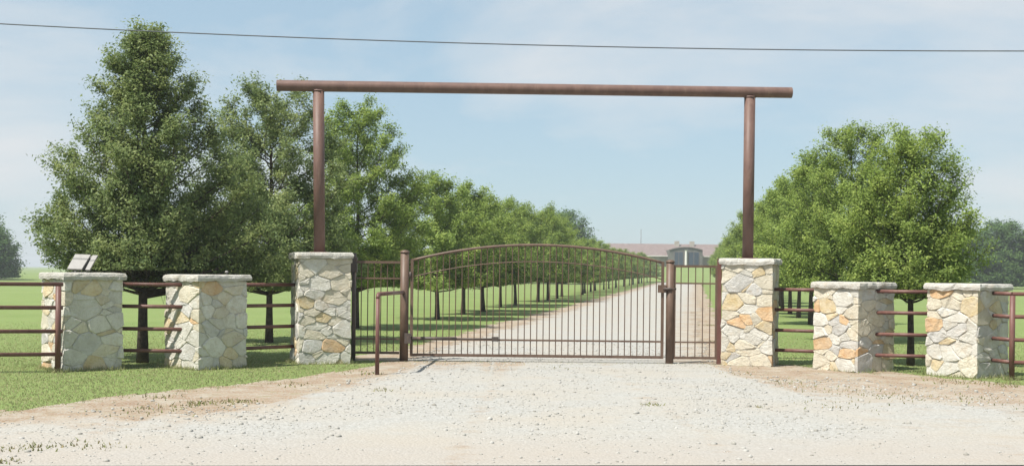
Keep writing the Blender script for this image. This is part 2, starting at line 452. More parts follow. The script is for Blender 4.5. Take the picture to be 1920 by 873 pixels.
def on_lawn(x, y):
    if y < DRIVE_Y0: return y > far_dirt(x) - 0.4 * abs(rng.normal())
    return abs(x - drive_cx(y)) > drive_half(y, 1 if x > drive_cx(y) else -1, True) - 0.1
N = 190000
yy = 12.0 + 26.0 * rng.beta(1.3, 2.0, N)
gp = np.column_stack([rng.uniform(-0.46, 0.46, N) * yy, yy])
gp = np.array([q for q in gp if on_lawn(*q)])
blades('grass_blades', gp, 0.012, 0.035, 'short green mown grass blades covering the lawn by the fence')
# ------------------------------------------------------------------ stone pillars
def clip_poly(P, nx, ny, c):                # keep nx*x+ny*y <= c
    out = []
    for i in range(len(P)):
        a, b2 = P[i], P[(i + 1) % len(P)]
        da, db = nx * a[0] + ny * a[1] - c, nx * b2[0] + ny * b2[1] - c
        if da <= 0: out.append(a)
        if (da < 0 < db) or (db < 0 < da):
            t = da / (da - db); out.append((a[0] + (b2[0] - a[0]) * t, a[1] + (b2[1] - a[1]) * t))
    return out
def area_c(P):
    A = cx = cy = 0
    for i in range(len(P)):
        x0, y0 = P[i]; x1, y1 = P[(i + 1) % len(P)]
        k = x0 * y1 - x1 * y0; A += k; cx += (x0 + x1) * k; cy += (y0 + y1) * k
    A *= 0.5
    return A, (cx / (6 * A), cy / (6 * A)) if abs(A) > 1e-9 else P[0]
def cells(L, H, n, rnd, sx=0.62):
    """Voronoi cells of a strip of length L (periodic) and height H; x is squeezed so that stones lie flat"""
    pts = []
    while len(pts) < n:
        best = None
        for _ in range(3):
            q = (rnd.uniform(0, L), rnd.uniform(0, H))
            d = min([((min(abs(q[0] - p[0]), L - abs(q[0] - p[0])) * sx) ** 2 + (q[1] - p[1]) ** 2) for p in pts] or [9])
            if best is None or d > best[0]: best = (d, q)
        pts.append(best[1])
    wts = [rnd.choice((0.0, 0.0, 0.006, 0.012, 0.02)) for _ in pts]
    def cell(i, gap):
        x0, y0 = pts[i]
        P = [(x0 - 0.6, 0), (x0 + 0.6, 0), (x0 + 0.6, H), (x0 - 0.6, H)]
        for j, (x1, y1) in enumerate(pts):
            for sh in (-L, 0, L):
                if j == i and sh == 0: continue
                dx, dy = (x1 + sh - x0) * sx * sx, y1 - y0
                if abs(x1 + sh - x0) > 1.3 or abs(dy) > 1.0: continue
                ln = math.hypot(dx, dy)
                mx, my = (x0 + x1 + sh) / 2, (y0 + y1) / 2
                P = clip_poly(P, dx / ln, dy / ln, (dx * mx + dy * my + (wts[i] - wts[j]) / 2) / ln - gap)
                if len(P) < 3: return None
        return P
    return pts, cell
def chaikin(P, q=0.2):
    out = []
    for i in range(len(P)):
        a, b2 = P[i], P[(i + 1) % len(P)]
        out.append((a[0] + (b2[0] - a[0]) * q, a[1] + (b2[1] - a[1]) * q))
        out.append((b2[0] + (a[0] - b2[0]) * q, b2[1] + (a[1] - b2[1]) * q))
    # drop very short edges
    res = []
    for p_ in out:
        if not res or math.hypot(p_[0] - res[-1][0], p_[1] - res[-1][1]) > 0.008: res.append(p_)
    return res

def pillar(corner, ang_front, w, H, label, spots, weights, seed, cap_over=0.04, cap_t=0.10, mirror=1):
    """corner: ground point of the edge nearest the camera; front face runs from it along dirA, the other visible face along dirB"""
    rnd = random.Random(seed)
    a = R(ang_front)
    if mirror > 0:   # pillar on the gate-hinge side: front goes inwards (+x), side goes back-left
        dA = Vector((math.cos(a), math.sin(a), 0)); dB = Vector((-math.sin(a), math.cos(a), 0))
    else:
        dA = Vector((-math.cos(a), math.sin(a), 0)); dB = Vector((math.sin(a), math.cos(a), 0))
    C = Vector((corner.x, corner.y, 0))
    cen = C + (dA + dB) * w / 2
    root = thing('stone_pillar', cen, label, 'pillar', 'stone pillars along the entrance')
    prot = 0.015
    wi = w - 2 * prot                                     # core size
    hw = wi / 2
    ax, ay = (dA, dB) if mirror > 0 else (-dA, dB)        # right-handed frame: front outward normal is -dB
    # core
    Hs = H - cap_t
    core = MB()
    loc = lambda u, v, z: (ax * u + ay * v) + Vector((0, 0, z))
    core.add([loc(-hw, -hw, -0.03), loc(hw, -hw, -0.03), loc(hw, hw, -0.03), loc(-hw, hw, -0.03),
              loc(-hw, -hw, Hs), loc(hw, -hw, Hs), loc(hw, hw, Hs), loc(-hw, hw, Hs)],
             [(0,3,2,1),(4,5,6,7),(0,1,5,4),(1,2,6,5),(2,3,7,6),(3,0,4,7)])
    core.build('mortar_core', M_MORTAR, root, off=(0, 0, 0))
    # unrolled strip: s in [0,4wi): face0 front (-y), face1 right (+x), face2 back, face3 left
    nrm = [(0, -1), (1, 0), (0, 1), (-1, 0)]
    start = [(-hw, -hw), (hw, -hw), (hw, hw), (-hw, hw)]
    tang = [(1, 0), (0, 1), (-1, 0), (0, -1)]
    L = 4 * wi
    def unwrap(s, z, d):
        s = s % L
        k = int(s // wi); u = s - k * wi
        near0, near1 = u < 1e-4, u > wi - 1e-4
        k %= 4
        x = start[k][0] + tang[k][0] * u; y = start[k][1] + tang[k][1] * u
        x += nrm[k][0] * d; y += nrm[k][1] * d
        if near0: q = nrm[(k - 1) % 4]; x += q[0] * d; y += q[1] * d
        if near1: q = nrm[(k + 1) % 4]; x += q[0] * d; y += q[1] * d
        return loc(x, y, z)
    n = int(L * Hs / 0.040)
    pts, cell = cells(L, Hs, n, rnd)
    kinds = list(weights.keys()); wts = list(weights.values())
    for i in range(n):
        P = cell(i, rnd.uniform(0.0015, 0.005))
        if not P: continue
        A, cc = area_c(P)
        if abs(A) < 0.0022: continue
        P = chaikin(P, rnd.uniform(0.08, 0.2))
        P = [(q[0] + rnd.uniform(-0.007, 0.007), min(Hs, max(0.0, q[1] + rnd.uniform(-0.007, 0.007)))) for q in P]
        Q = [(cc[0] + (q[0] - cc[0]) * 0.9, cc[1] + (q[1] - cc[1]) * 0.9) for q in P]
        pr = prot * rnd.uniform(0.3, 1.35)
        bm = bmesh.new()
        r0 = [bm.verts.new((q[0], q[1], -0.004)) for q in P]
        r1 = [bm.verts.new((q[0], q[1], pr * 0.6)) for q in P]
        tilt = (rnd.uniform(-0.09, 0.09), rnd.uniform(-0.1, 0.06))
        hz = lambda q: pr + (q[0] - cc[0]) * tilt[0] + (q[1] - cc[1]) * tilt[1] + rnd.uniform(-0.005, 0.005)
        r2 = [bm.verts.new((q[0], q[1], max(pr * 0.62, hz(q)))) for q in Q]
        cv = bm.verts.new((cc[0], cc[1], pr * rnd.uniform(0.95, 1.2)))
        m_ = len(P)
        for j in range(m_):
            k = (j + 1) % m_
            bm.faces.new((r0[j], r0[k], r1[k], r1[j])); bm.faces.new((r1[j], r1[k], r2[k], r2[j])); bm.faces.new((r2[j], r2[k], cv))
        for k in range(-1, 6):
            sline = k * wi
            xsv = [v.co.x for v in bm.verts]
            if min(xsv) < sline < max(xsv):
                bmesh.ops.bisect_plane(bm, geom=bm.verts[:] + bm.edges[:] + bm.faces[:], dist=1e-5, plane_co=(sline, 0, 0), plane_no=(1, 0, 0))
                for v in bm.verts:
                    if abs(v.co.x - sline) < 2e-4: v.co.x = sline
        for v in bm.verts: v.co = unwrap(*v.co)
        me = bpy.data.meshes.new('stone'); bm.to_mesh(me); bm.free()
        cp = cen + unwrap(cc[0], cc[1], 0)
        kind = rnd.choices(kinds, wts)[0]
        me.materials.append(M_STONE[kind])
        o = bpy.data.objects.new('stone', me); col.objects.link(o); o.parent = root
        o['_px'] = proj(cp); o['_facing'] = 1 if (unwrap(cc[0], cc[1], 1) - unwrap(cc[0], cc[1], 0)).dot(-cp) > 0 else 0
    for (px, py, kind) in spots:
        best = min((ch for ch in root.children if '_px' in ch and ch['_facing']),
                   key=lambda ch: (ch['_px'][0] - px) ** 2 + (ch['_px'][1] - py) ** 2)
        best.data.materials[0] = M_STONE[kind]
    for ch in root.children:
        for k in ('_px', '_facing'):
            if k in ch: del ch[k]
    # cap slab, rough-split edges
    bm = bmesh.new()
    e = w / 2 + cap_over
    K = 9
    ring = []
    for (x0, y0, x1, y1) in ((-e, -e, e, -e), (e, -e, e, e), (e, e, -e, e), (-e, e, -e, -e)):
        for j in range(K):
            t = j / K
            ring.append((x0 + (x1 - x0) * t, y0 + (y1 - y0) * t))
    jit = [(rnd.uniform(-0.02, 0.02), rnd.uniform(-0.02, 0.02), rnd.uniform(-0.010, 0.006)) for _ in ring]
    lev = []
    for zz, ins in ((Hs + 0.002, 0.0), (Hs + cap_t * 0.45, -0.008), (H - 0.012, 0.004), (H, 0.022)):
        lv = []
        for (x, y), (jx, jy, jz) in zip(ring, jit):
            k = 1 - ins / e
            lv.append(bm.verts.new(loc(x * k + jx + rnd.uniform(-0.005, 0.005), y * k + jy + rnd.uniform(-0.005, 0.005), zz + (jz if zz > Hs + 0.01 else jz * 2.2 - 0.004))))
        lev.append(lv)
    for q in range(3):
        for j in range(len(ring)):
            k = (j + 1) % len(ring)
            bm.faces.new((lev[q][j], lev[q][k], lev[q + 1][k], lev[q + 1][j]))
    cvt = bm.verts.new(loc(0, 0, H + 0.004)); cvb = bm.verts.new(loc(0, 0, Hs + 0.002))
    for j in range(len(ring)):
        k = (j + 1) % len(ring)
        bm.faces.new((lev[3][j], lev[3][k], cvt)); bm.faces.new((lev[0][k], lev[0][j], cvb))
    me = bpy.data.meshes.new('cap'); bm.to_mesh(me); bm.free(); me.materials.append(M_CAP)
    o = bpy.data.objects.new('cap', me); col.objects.link(o); o.parent = root
    return dict(root=root, C=C, dA=dA, dB=dB, cen=cen, w=w, H=H)

WARM = {'white': 4, 'cream': 5, 'grey': 1.5, 'ochre': 1.0, 'orange': 0.5}
COOL = {'white': 6, 'cream': 4, 'grey': 2, 'ochre': 0.5, 'orange': 0.15}
def gp_(px, py, Y): q = at(px, py, Y); return Vector((q.x, Y, 0))
P1 = pillar(gp_(120, 697, 19.95), 41, 0.95, 1.545, 'stone pillar with a tilted grey panel standing on its cap',
            [(140, 525, 'ochre'), (180, 532, 'ochre'), (95, 545, 'ochre'), (90, 680, 'orange'), (95, 655, 'orange'), (88, 600, 'cream'), (85, 575, 'ochre')], COOL, 11)
P2 = pillar(gp_(372, 694, 20.5), 49, 0.95, 1.53, 'low stone pillar between the panel-topped pillar and the tall gate pillar',
            [(380, 545, 'ochre'), (315, 680, 'ochre'), (415, 538, 'orange')], COOL, 23)
PL = pillar(gp_(560, 686, 21.95), 19, 0.9, 1.93, 'tall stone pillar carrying the beam post beside the swing-gate hinge post',
            [(622, 655, 'orange'), (600, 590, 'ochre'), (563, 568, 'ochre')], COOL, 5)
PR = pillar(gp_(1447, 682, 22.55), 19, 0.9, 1.91, 'tall stone pillar carrying the beam post beside the pedestrian gate',
            [(1387, 552, 'ochre'), (1435, 608, 'ochre'), (1365, 665, 'ochre'), (1412, 615, 'cream'), (1420, 655, 'cream')], WARM, 31, mirror=-1)
P3 = pillar(gp_(1608, 699, 21.4), 54, 0.95, 1.515, 'low stone pillar next to the tall pillar of the pedestrian gate',
            [(1580, 598, 'orange'), (1545, 645, 'orange'), (1580, 665, 'orange'), (1560, 685, 'ochre'), (1545, 570, 'ochre'), (1600, 690, 'ochre')], WARM, 47, mirror=-1)
P4 = pillar(gp_(1832, 710, 20.4), 51, 0.93, 1.515, 'low stone pillar at the fence post, last beyond the pedestrian gate',
            [(1752, 602, 'orange'), (1755, 552, 'orange'), (1775, 650, 'ochre'), (1765, 690, 'ochre')], {'white': 6, 'cream': 4, 'grey': 1.5, 'ochre': 0.5}, 53, mirror=-1)

# ------------------------------------------------------------------ pipe fences
RAILS = (1.365, 1.005, 0.64, 0.285)
def fence(p0, p1, label, post_at=None, posts=(), zs=RAILS, rad=0.031):
    p0, p1 = Vector((p0.x, p0.y, 0)), Vector((p1.x, p1.y, 0))
    mid = (p0 + p1) / 2
    root = thing('pipe_fence', mid, label, 'fence', 'pipe fence sections')
    for z in zs:
        pipe('rail', [p0 + Vector((0, 0, z)), p1 + Vector((0, 0, z))], rad, M_FENCE, root)
    for q in posts:
        pipe('post', [Vector((q.x, q.y, -0.05)), Vector((q.x, q.y, zs[0] - 0.028))], 0.044, M_FENCE, root)
    return root
inA = lambda P, s: P['cen'] + P['dA'] * (P['w'] / 2) * s      # s=+1 inner side face centre, -1 outer side face
# outer stretch left of P1
o1 = inA(P1, -1.02)
d_out = (-P1['dA'])
post1 = gnd(108, 698)
far1 = Vector((-13.0, 18.2, 0))
post1b = post1.lerp(far1, 0.55)
fence(post1 + (post1 - far1).normalized() * 0.07, far1, 'brown pipe fence running outward from the post beside the panel-topped pillar', posts=(post1, post1b, far1))
fence(inA(P1, 0.93), inA(P2, -0.93), 'four-rail brown pipe fence between the two low pillars beneath the tall conical tree')
fence(inA(P2, 0.93), PL['cen'] + PL['dB'] * 0.1 - PL['dA'] * 0.40, 'four-rail brown pipe fence between a low pillar and the tall hinge-side pillar')
fence(PR['cen'] - PR['dA'] * 0.41 - PR['dB'] * 0.12, inA(P3, 0.93), 'four-rail pipe fence between the pedestrian gate pillar and the neighbouring low pillar')
fence(inA(P3, -0.93), inA(P4, 0.93), 'four-rail red-brown pipe fence between the two low pillars beyond the pedestrian gate')
o4 = inA(P4, -1.0)
post4 = at(1897, 703, 20.25); post4.z = 0
far4 = Vector((13.4, 18.6, 0))
fence(inA(P4, -0.93), post4, 'short four-rail fence stub joining the last low pillar to its end post', posts=())
fence(post4, far4, 'brown pipe fence running outward from the end post past the last low pillar', posts=(post4, post4.lerp(far4, 0.6), far4))

FENCE_POSTS = [post1, post1b, post4]
tf = []
for px, py, w, k in [(380, 757, 0.22, 260), (443, 754, 0.24, 300), (30, 842, 0.18, 160), (80, 840, 0.2, 160), (8, 868, 0.12, 160), (712, 733, 0.16, 120), (1222, 760, 0.14, 120),
                     (1425, 765, 0.07, 50), (200, 838, 0.2, 110), (150, 835, 0.2, 90), (1040, 690, 0.3, 90), (1780, 717, 0.5, 260), (1880, 722, 0.3, 260),
                     (690, 700, 0.3, 160), (560, 722, 0.3, 120), (300, 745, 0.3, 120), (1480, 720, 0.5, 260), (1600, 735, 0.6, 300), (1700, 745, 0.6, 300), (1830, 750, 0.6, 300), (1560, 760, 0.5, 160), (1380, 700, 0.4, 160), (260, 770, 0.4, 160), (330, 765, 0.4, 200), (1335, 610, 0.3, 300), (1342, 640, 0.2, 150)]:
    g = gnd(px, py)
    k = int(k * 0.4)
    tf.append(np.column_stack([g.x + rng.normal(0, w * 0.6, k), g.y + rng.normal(0, w * 0.8, k)]))
fr = []
for Pq, cnt in ((P1, 900), (P2, 900), (PL, 600), (P3, 350), (P4, 450)):
    for _ in range(cnt):
        a_ = rng.integers(4); u_ = rng.uniform(-0.5, 0.5) * Pq['w']; o_ = Pq['w'] / 2 + abs(rng.normal(0, 0.05)) + 0.005
        dA_, dB_ = (Pq['dA'], Pq['dB']) if a_ < 2 else (Pq['dB'], Pq['dA'])
        q_ = Pq['cen'] + dA_ * u_ + dB_ * (o_ if a_ % 2 else -o_)
        if on_lawn(q_.x, q_.y): fr.append((q_.x, q_.y))
for q_ in FENCE_POSTS:
    fr += [(q_.x + rng.normal(0, 0.07), q_.y + rng.normal(0, 0.07)) for _ in range(140)]
blades('grass_fringe', np.array(fr), 0.03, 0.10, 'longer untrimmed grass growing round the foot of pillars and posts', 0.006)
blades('weed_tufts', np.vstack(tf), 0.012, 0.05, 'small weeds and grass tufts sprouting in the bare earth', 0.011, M_WEED)

# ------------------------------------------------------------------ overhead gateway
pl_c, pr_c = PL['cen'], PR['cen']
YL, YR = pl_c.y, pr_c.y
tl = at(597.5, 161, YL); tr = at(1406, 173, YR)
bl = at(519, 160.5, YL - (YR - YL) * 0.10); br = at(1484, 174, YR + (YR - YL) * 0.10)
gw = thing('overhead_gateway', ((tl.x + tr.x) / 2, (YL + YR) / 2, PL['H']), 'tall brown steel pipe crossbeam on two posts spanning the driveway entrance', 'gateway')
mb = MB(); mb.tube([bl, br], 0.098, 20, cap=False)
# hollow pipe ends
ax_ = (br - bl).normalized()
mb.tube([bl - ax_ * 0.0005, bl + ax_ * 0.35], 0.088, 20, cap=False); mb.tube([br - ax_ * 0.35, br + ax_ * 0.0005], 0.088, 20, cap=False)
beam = mb.build('crossbeam', M_BEAM, gw, True)
for nm, c_ in (('a', bl), ('b', br)):
    n_ = 20
    up = Vector((0, 0, 1)); a_ = ax_.cross(up).normalized(); b_ = a_.cross(ax_)
    vv = [c_ + (a_ * math.cos(t * 2 * math.pi / n_) + b_ * math.sin(t * 2 * math.pi / n_)) * r_ for r_ in (0.088, 0.098) for t in range(n_)]
    MB().add(vv, [(j, (j + 1) % n_, n_ + (j + 1) % n_, n_ + j) for j in range(n_)]).build('pipe_rim', M_BEAM, gw)
for bpt, tp, H_ in ((at(599, 473, YL), tl, PL['H']), (at(1402, 484, YR), tr, PR['H'])):
    base = Vector((bpt.x, bpt.y, H_ + 0.002))
    top = Vector((tp.x, bl.lerp(br, (tp.x - bl.x) / (br.x - bl.x)).y, tp.z - 0.075))
    po = pipe('post', [base, top], 0.1, M_BEAM, gw, 20)
    pipe('weld_collar', [top + Vector((0, 0, -0.03)), top + Vector((0, 0, 0.0))], 0.106, M_BEAM, po, 20, off=gw.location)
    MB().box((base.x - 0.15, base.y - 0.15, base.z - 0.001), (base.x + 0.15, base.y + 0.15, base.z + 0.014)).build('base_plate', M_BEAM, gw)

# ------------------------------------------------------------------ gate posts, gates
GY0 = 23.05
def gate_post(px, ytop, r, label):
    q = at(px, 680, GY0); zt = at(px, ytop, GY0).z
    root = thing('gate_post', (q.x, GY0, 0), label, 'gate post', 'steel posts of the gates')
    pipe('shaft', [(q.x, GY0, -0.05), (q.x, GY0, zt)], r, M_GATE, root, 18)
    mb = MB(); mb.tube([(q.x, GY0, zt + 0.0005), (q.x, GY0, zt + 0.02), (q.x, GY0, zt + 0.042), (q.x, GY0, zt + 0.055)], [r * 1.12, r * 1.1, r * 0.8, r * 0.25], 18)
    mb.build('post_cap', M_GATE, root, True)
    return root, q.x, zt
gpl, xl, ztl = gate_post(757, 474, 0.078, 'thick brown hinge post holding the arched swing gate and its opener')
gpr, xr, ztr = gate_post(1255, 492, 0.072, 'brown latch post between the arched swing gate and the pedestrian gate')

# main arched gate
g0 = at(771, 665, GY0); g1 = at(1241, 668, GY0)
zb = 0.12
x0, x1 = g0.x, g1.x
apex = at(995, 459, GY0); zs0 = at(778, 489, GY0).z; zs1 = at(1240, 491, GY0).z
zend = (zs0 + zs1) / 2
def arch(x, drop=0.0):
    t = (x - x0) / (x1 - x0)
    return zend + (apex.z - zend) * (1 - (2 * t - 1) ** 2) - drop
gate = thing('driveway_gate', ((x0 + x1) / 2, GY0, 0), 'wide brown swing gate with arched top and thin vertical pickets', 'gate')
nA = 28
for nm, dr, r_ in (('arch_rail', 0, 0.024), ('lower_arch_rail', 0.30, 0.009)):
    pipe(nm, [(x0 + (x1 - x0) * i / nA, GY0, arch(x0 + (x1 - x0) * i / nA, dr)) for i in range(nA + 1)], r_, M_GATE, gate, 8)
for x in (x0, x1):
    MB().box((x - 0.025, GY0 - 0.0255, zb - 0.026), (x + 0.025, GY0 + 0.0255, arch(x) + 0.02)).build('stile', M_GATE, gate)
MB().box((x0 + 0.026, GY0 - 0.025, zb - 0.025), (x1 - 0.026, GY0 + 0.025, zb + 0.025)).build('bottom_rail', M_GATE, gate)
MB().box((x0 + 0.026, GY0 - 0.016, zb + 0.265), (x1 - 0.026, GY0 + 0.016, zb + 0.297)).build('lower_rail', M_GATE, gate)
NP = 39
for i in range(1, NP + 1):
    x = x0 + (x1 - x0) * i / (NP + 1)
    MB().bar((x, GY0, zb), (x, GY0, arch(x)), 0.0125).build('picket', M_GATE, gate)
for z in (0.42, 1.55):
    pipe('hinge', [(xl + 0.04, GY0, z), (x0, GY0, z)], 0.022, M_DARK, gate, 10)
    pipe('hinge_barrel', [(xl + 0.105, GY0 - 0.03, z - 0.06), (xl + 0.105, GY0 - 0.03, z + 0.06)], 0.02, M_DARK, gate, 10)
zl = at(1250, 541, GY0).z
lt = MB().box((x1 - 0.09, GY0 - 0.06, zl - 0.07), (x1 + 0.06, GY0 - 0.027, zl + 0.07)).build('latch_plate', M_GATE, gate)
pipe('latch_bolt', [(x1 + 0.0, GY0 - 0.075, zl), (xr + 0.1, GY0 - 0.085, zl)], 0.02, M_DARK, gate, 10)

# opener arm
zo = zb + 0.30
go = thing('gate_opener', (xl + 0.1, GY0 - 0.13, 0), 'dark linear gate opener arm fixed between hinge post and swing gate', 'gate opener')
yo = GY0 - 0.115
MB().box((xl + 0.02, yo - 0.05, zo - 0.09), (xl + 0.135, yo + 0.045, zo + 0.09)).build('mounting_bracket', M_DARK, go)
pipe('motor_tube', [(xl + 0.13, yo, zo), (xl + 0.95, yo + 0.03, zo)], 0.032, M_DARK, go)
pipe('push_rod', [(xl + 0.94, yo + 0.03, zo), (xl + 1.62, yo + 0.05, zo)], 0.016, M_DARK, go)
MB().box((xl + 1.58, yo + 0.02, zo - 0.04), (xl + 1.70, GY0 - 0.018, zo + 0.04)).build('gate_bracket', M_DARK, go)

# fixed picket panel between tall pillar and hinge post
def panel(name, label, cat, pxa, pxb, post_side, ztop, rails, zbot, np_, r_post, group=None, extra=None):
    a_, b_ = at(pxa, 600, GY0).x, at(pxb, 600, GY0).x
    root = thing(name, ((a_ + b_) / 2, GY0, 0), label, cat)
    for z, h_ in [(zbot, 0.022), (ztop, 0.022)] + [(z, 0.014) for z in rails]:
        MB().box((a_, GY0 - h_, z - h_), (b_, GY0 + h_, z + h_)).build('rail', M_GATE, root)
    for i in range(np_):
        x = a_ + (b_ - a_) * (i + 0.9) / (np_ + 0.8)
        MB().bar((x, GY0, zbot), (x, GY0, ztop), 0.0125).build('picket', M_GATE, root)
    return root, a_, b_
zt_l = at(700, 491, GY0).z
fp, a_, b_ = panel('picket_panel', 'narrow fixed picket panel with dark end post beside the hinge-side pillar', 'fence panel', 666, 749, 0, zt_l, [zt_l - 0.29, zb + 0.28], zb + 0.03, 6, 0)
xp = at(663, 600, GY0 - 0.0).x
pipe('end_post', [(xp, GY0, -0.05), (xp, GY0, at(663, 474, GY0).z)], 0.04, M_DARK, fp, 12)
MB().box((xp - 0.055, GY0 - 0.055, at(663, 510, GY0).z), (xp + 0.055, GY0 + 0.055, at(663, 482, GY0).z)).build('post_collar', M_DARK, fp)

zt_r = at(1300, 499, GY0).z
pg, a_, b_ = panel('pedestrian_gate', 'narrow brown picket gate for walkers beside the latch post', 'gate', 1264, 1343, 0, zt_r, [at(1300, 531, GY0).z, at(1300, 641, GY0).z], zb - 0.005, 5, 0)
for x in (a_, b_):
    MB().box((x - 0.022, GY0 - 0.0225, zb - 0.03), (x + 0.022, GY0 + 0.0225, zt_r + 0.0225)).build('stile', M_GATE, pg)
xq = at(1348, 600, GY0).x
hp = thing('hinge_post', (xq, GY0, 0), 'slim red-brown post against the tall pillar, hinging the pedestrian gate', 'gate post', 'steel posts of the gates')
MB().box((xq - 0.036, GY0 - 0.036, -0.05), (xq + 0.036, GY0 + 0.036, at(1346, 486, GY0).z)).build('shaft', M_FENCE, hp)
MB().box((xq - 0.042, GY0 - 0.042, at(1346, 486, GY0).z + 0.0005), (xq + 0.042, GY0 + 0.042, at(1346, 486, GY0).z + 0.014)).build('post_cap', M_FENCE, hp)

# bent pipe guard in front of the panel
gb = at(707, 704, 20.0)
gz = at(707, 551, 20.0).z
gr = thing('pipe_guard', (gb.x, 20.0, 0), 'bent brown pipe guard rail rising from bare earth before the hinge post', 'guard rail')
vend = Vector((xl - 0.02, GY0 - 0.08, gz - 0.02))
vst = Vector((gb.x, 20.0, gz))
dd = (vend - vst).normalized()
bend = [Vector((gb.x, 20.0, -0.05)), Vector((gb.x, 20.0, gz - 0.07))]
pipe('upright', bend, 0.033, M_FENCE, gr, 12)
pipe('elbow', [Vector((gb.x, 20.0, gz - 0.07))] + [Vector((gb.x, 20.0, gz - 0.07)) + Vector((0, 0, 1)) * 0.07 * math.sin(t) + dd * 0.07 * (1 - math.cos(t)) for t in (0.4, 0.8, 1.2, 1.57)], 0.033, M_FENCE, gr, 12)
pipe('crossbar', [vst + dd * 0.07, vend], 0.033, M_FENCE, gr, 12)

# ------------------------------------------------------------------ small things on the pillar caps
M_PANEL = plain('weathered_grey_panel', (0.25, 0.24, 0.225), 0.55, 0.4, 0.1, 12)
M_PANELD = plain('dark_panel_gap', (0.12, 0.115, 0.11), 0.6, 0.3, 0.1, 12)
pc = P1['cen'] + Vector((0, 0, P1['H'] + 0.003))
tp_ = thing('solar_panel', pc + P1['dA'] * -0.02, 'tilted pale grey panel pair on a bracket on the pillar cap', 'panel')
Yp = pc.y
def slab(pix, Y0, Y1, t, name, mat, parent):
    # pix: bottom-left, bottom-right, top-right, top-left; bottom edge at depth Y0, top edge at Y1
    q = [at(*pix[0], Y0), at(*pix[1], Y0), at(*pix[2], Y1), at(*pix[3], Y1)]
    n = (q[1] - q[0]).cross(q[3] - q[0]).normalized() * -t
    return MB().add(q + [v + n for v in q], [(0,1,2,3),(7,6,5,4),(0,4,5,1),(1,5,6,2),(2,6,7,3),(3,7,4,0)]).build(name, mat, parent)
s1 = slab([(126, 503), (153, 504), (170, 477), (141, 476)], Yp - 0.05, Yp + 0.17, 0.03, 'wide_panel', M_PANEL, tp_)
s2 = slab([(160, 505), (168, 505), (183.5, 478), (173.5, 478)], Yp - 0.03, Yp + 0.19, 0.03, 'narrow_panel', M_PANEL, tp_)
s3 = slab([(130, 503.5), (164, 505), (178, 480), (147, 480)], Yp + 0.03, Yp + 0.24, 0.02, 'backing_plate', M_PANELD, tp_)
c0 = at(145, 500, Yp + 0.02)
MB().box((c0.x - 0.1, Yp - 0.02, pc.z - 0.001), (c0.x + 0.16, Yp + 0.10, pc.z + 0.012)).build('foot_plate', M_PANELD, tp_)
pipe('bracket', [(c0.x + 0.02, Yp + 0.05, pc.z), (c0.x + 0.06, Yp + 0.10, pc.z + 0.12)], 0.015, M_PANELD, tp_, 8)
MB().box((c0.x - 0.03, Yp - 0.035, pc.z), (c0.x + 0.0, Yp - 0.015, pc.z + 0.03)).build('clamp', M_PANELD, tp_)

q2 = P2['cen'] + Vector((0, 0, P2['H'] + 0.004)); 
kx = at(425, 512, q2.y - 0.05)
fx = thing('cap_fitting', (kx.x, q2.y - 0.05, q2.z), 'tiny pale fitting standing on a low pillar cap', 'fitting')
pipe('stem', [(kx.x, q2.y - 0.05, q2.z - 0.001), (kx.x, q2.y - 0.05, q2.z + 0.035)], 0.012, M_PANELD, fx, 8)
MB().tube([(kx.x, q2.y - 0.05, q2.z + 0.034), (kx.x, q2.y - 0.05, q2.z + 0.05), (kx.x, q2.y - 0.05, q2.z + 0.066)], [0.028, 0.03, 0.014], 10).build('head', M_PANEL, fx, True)

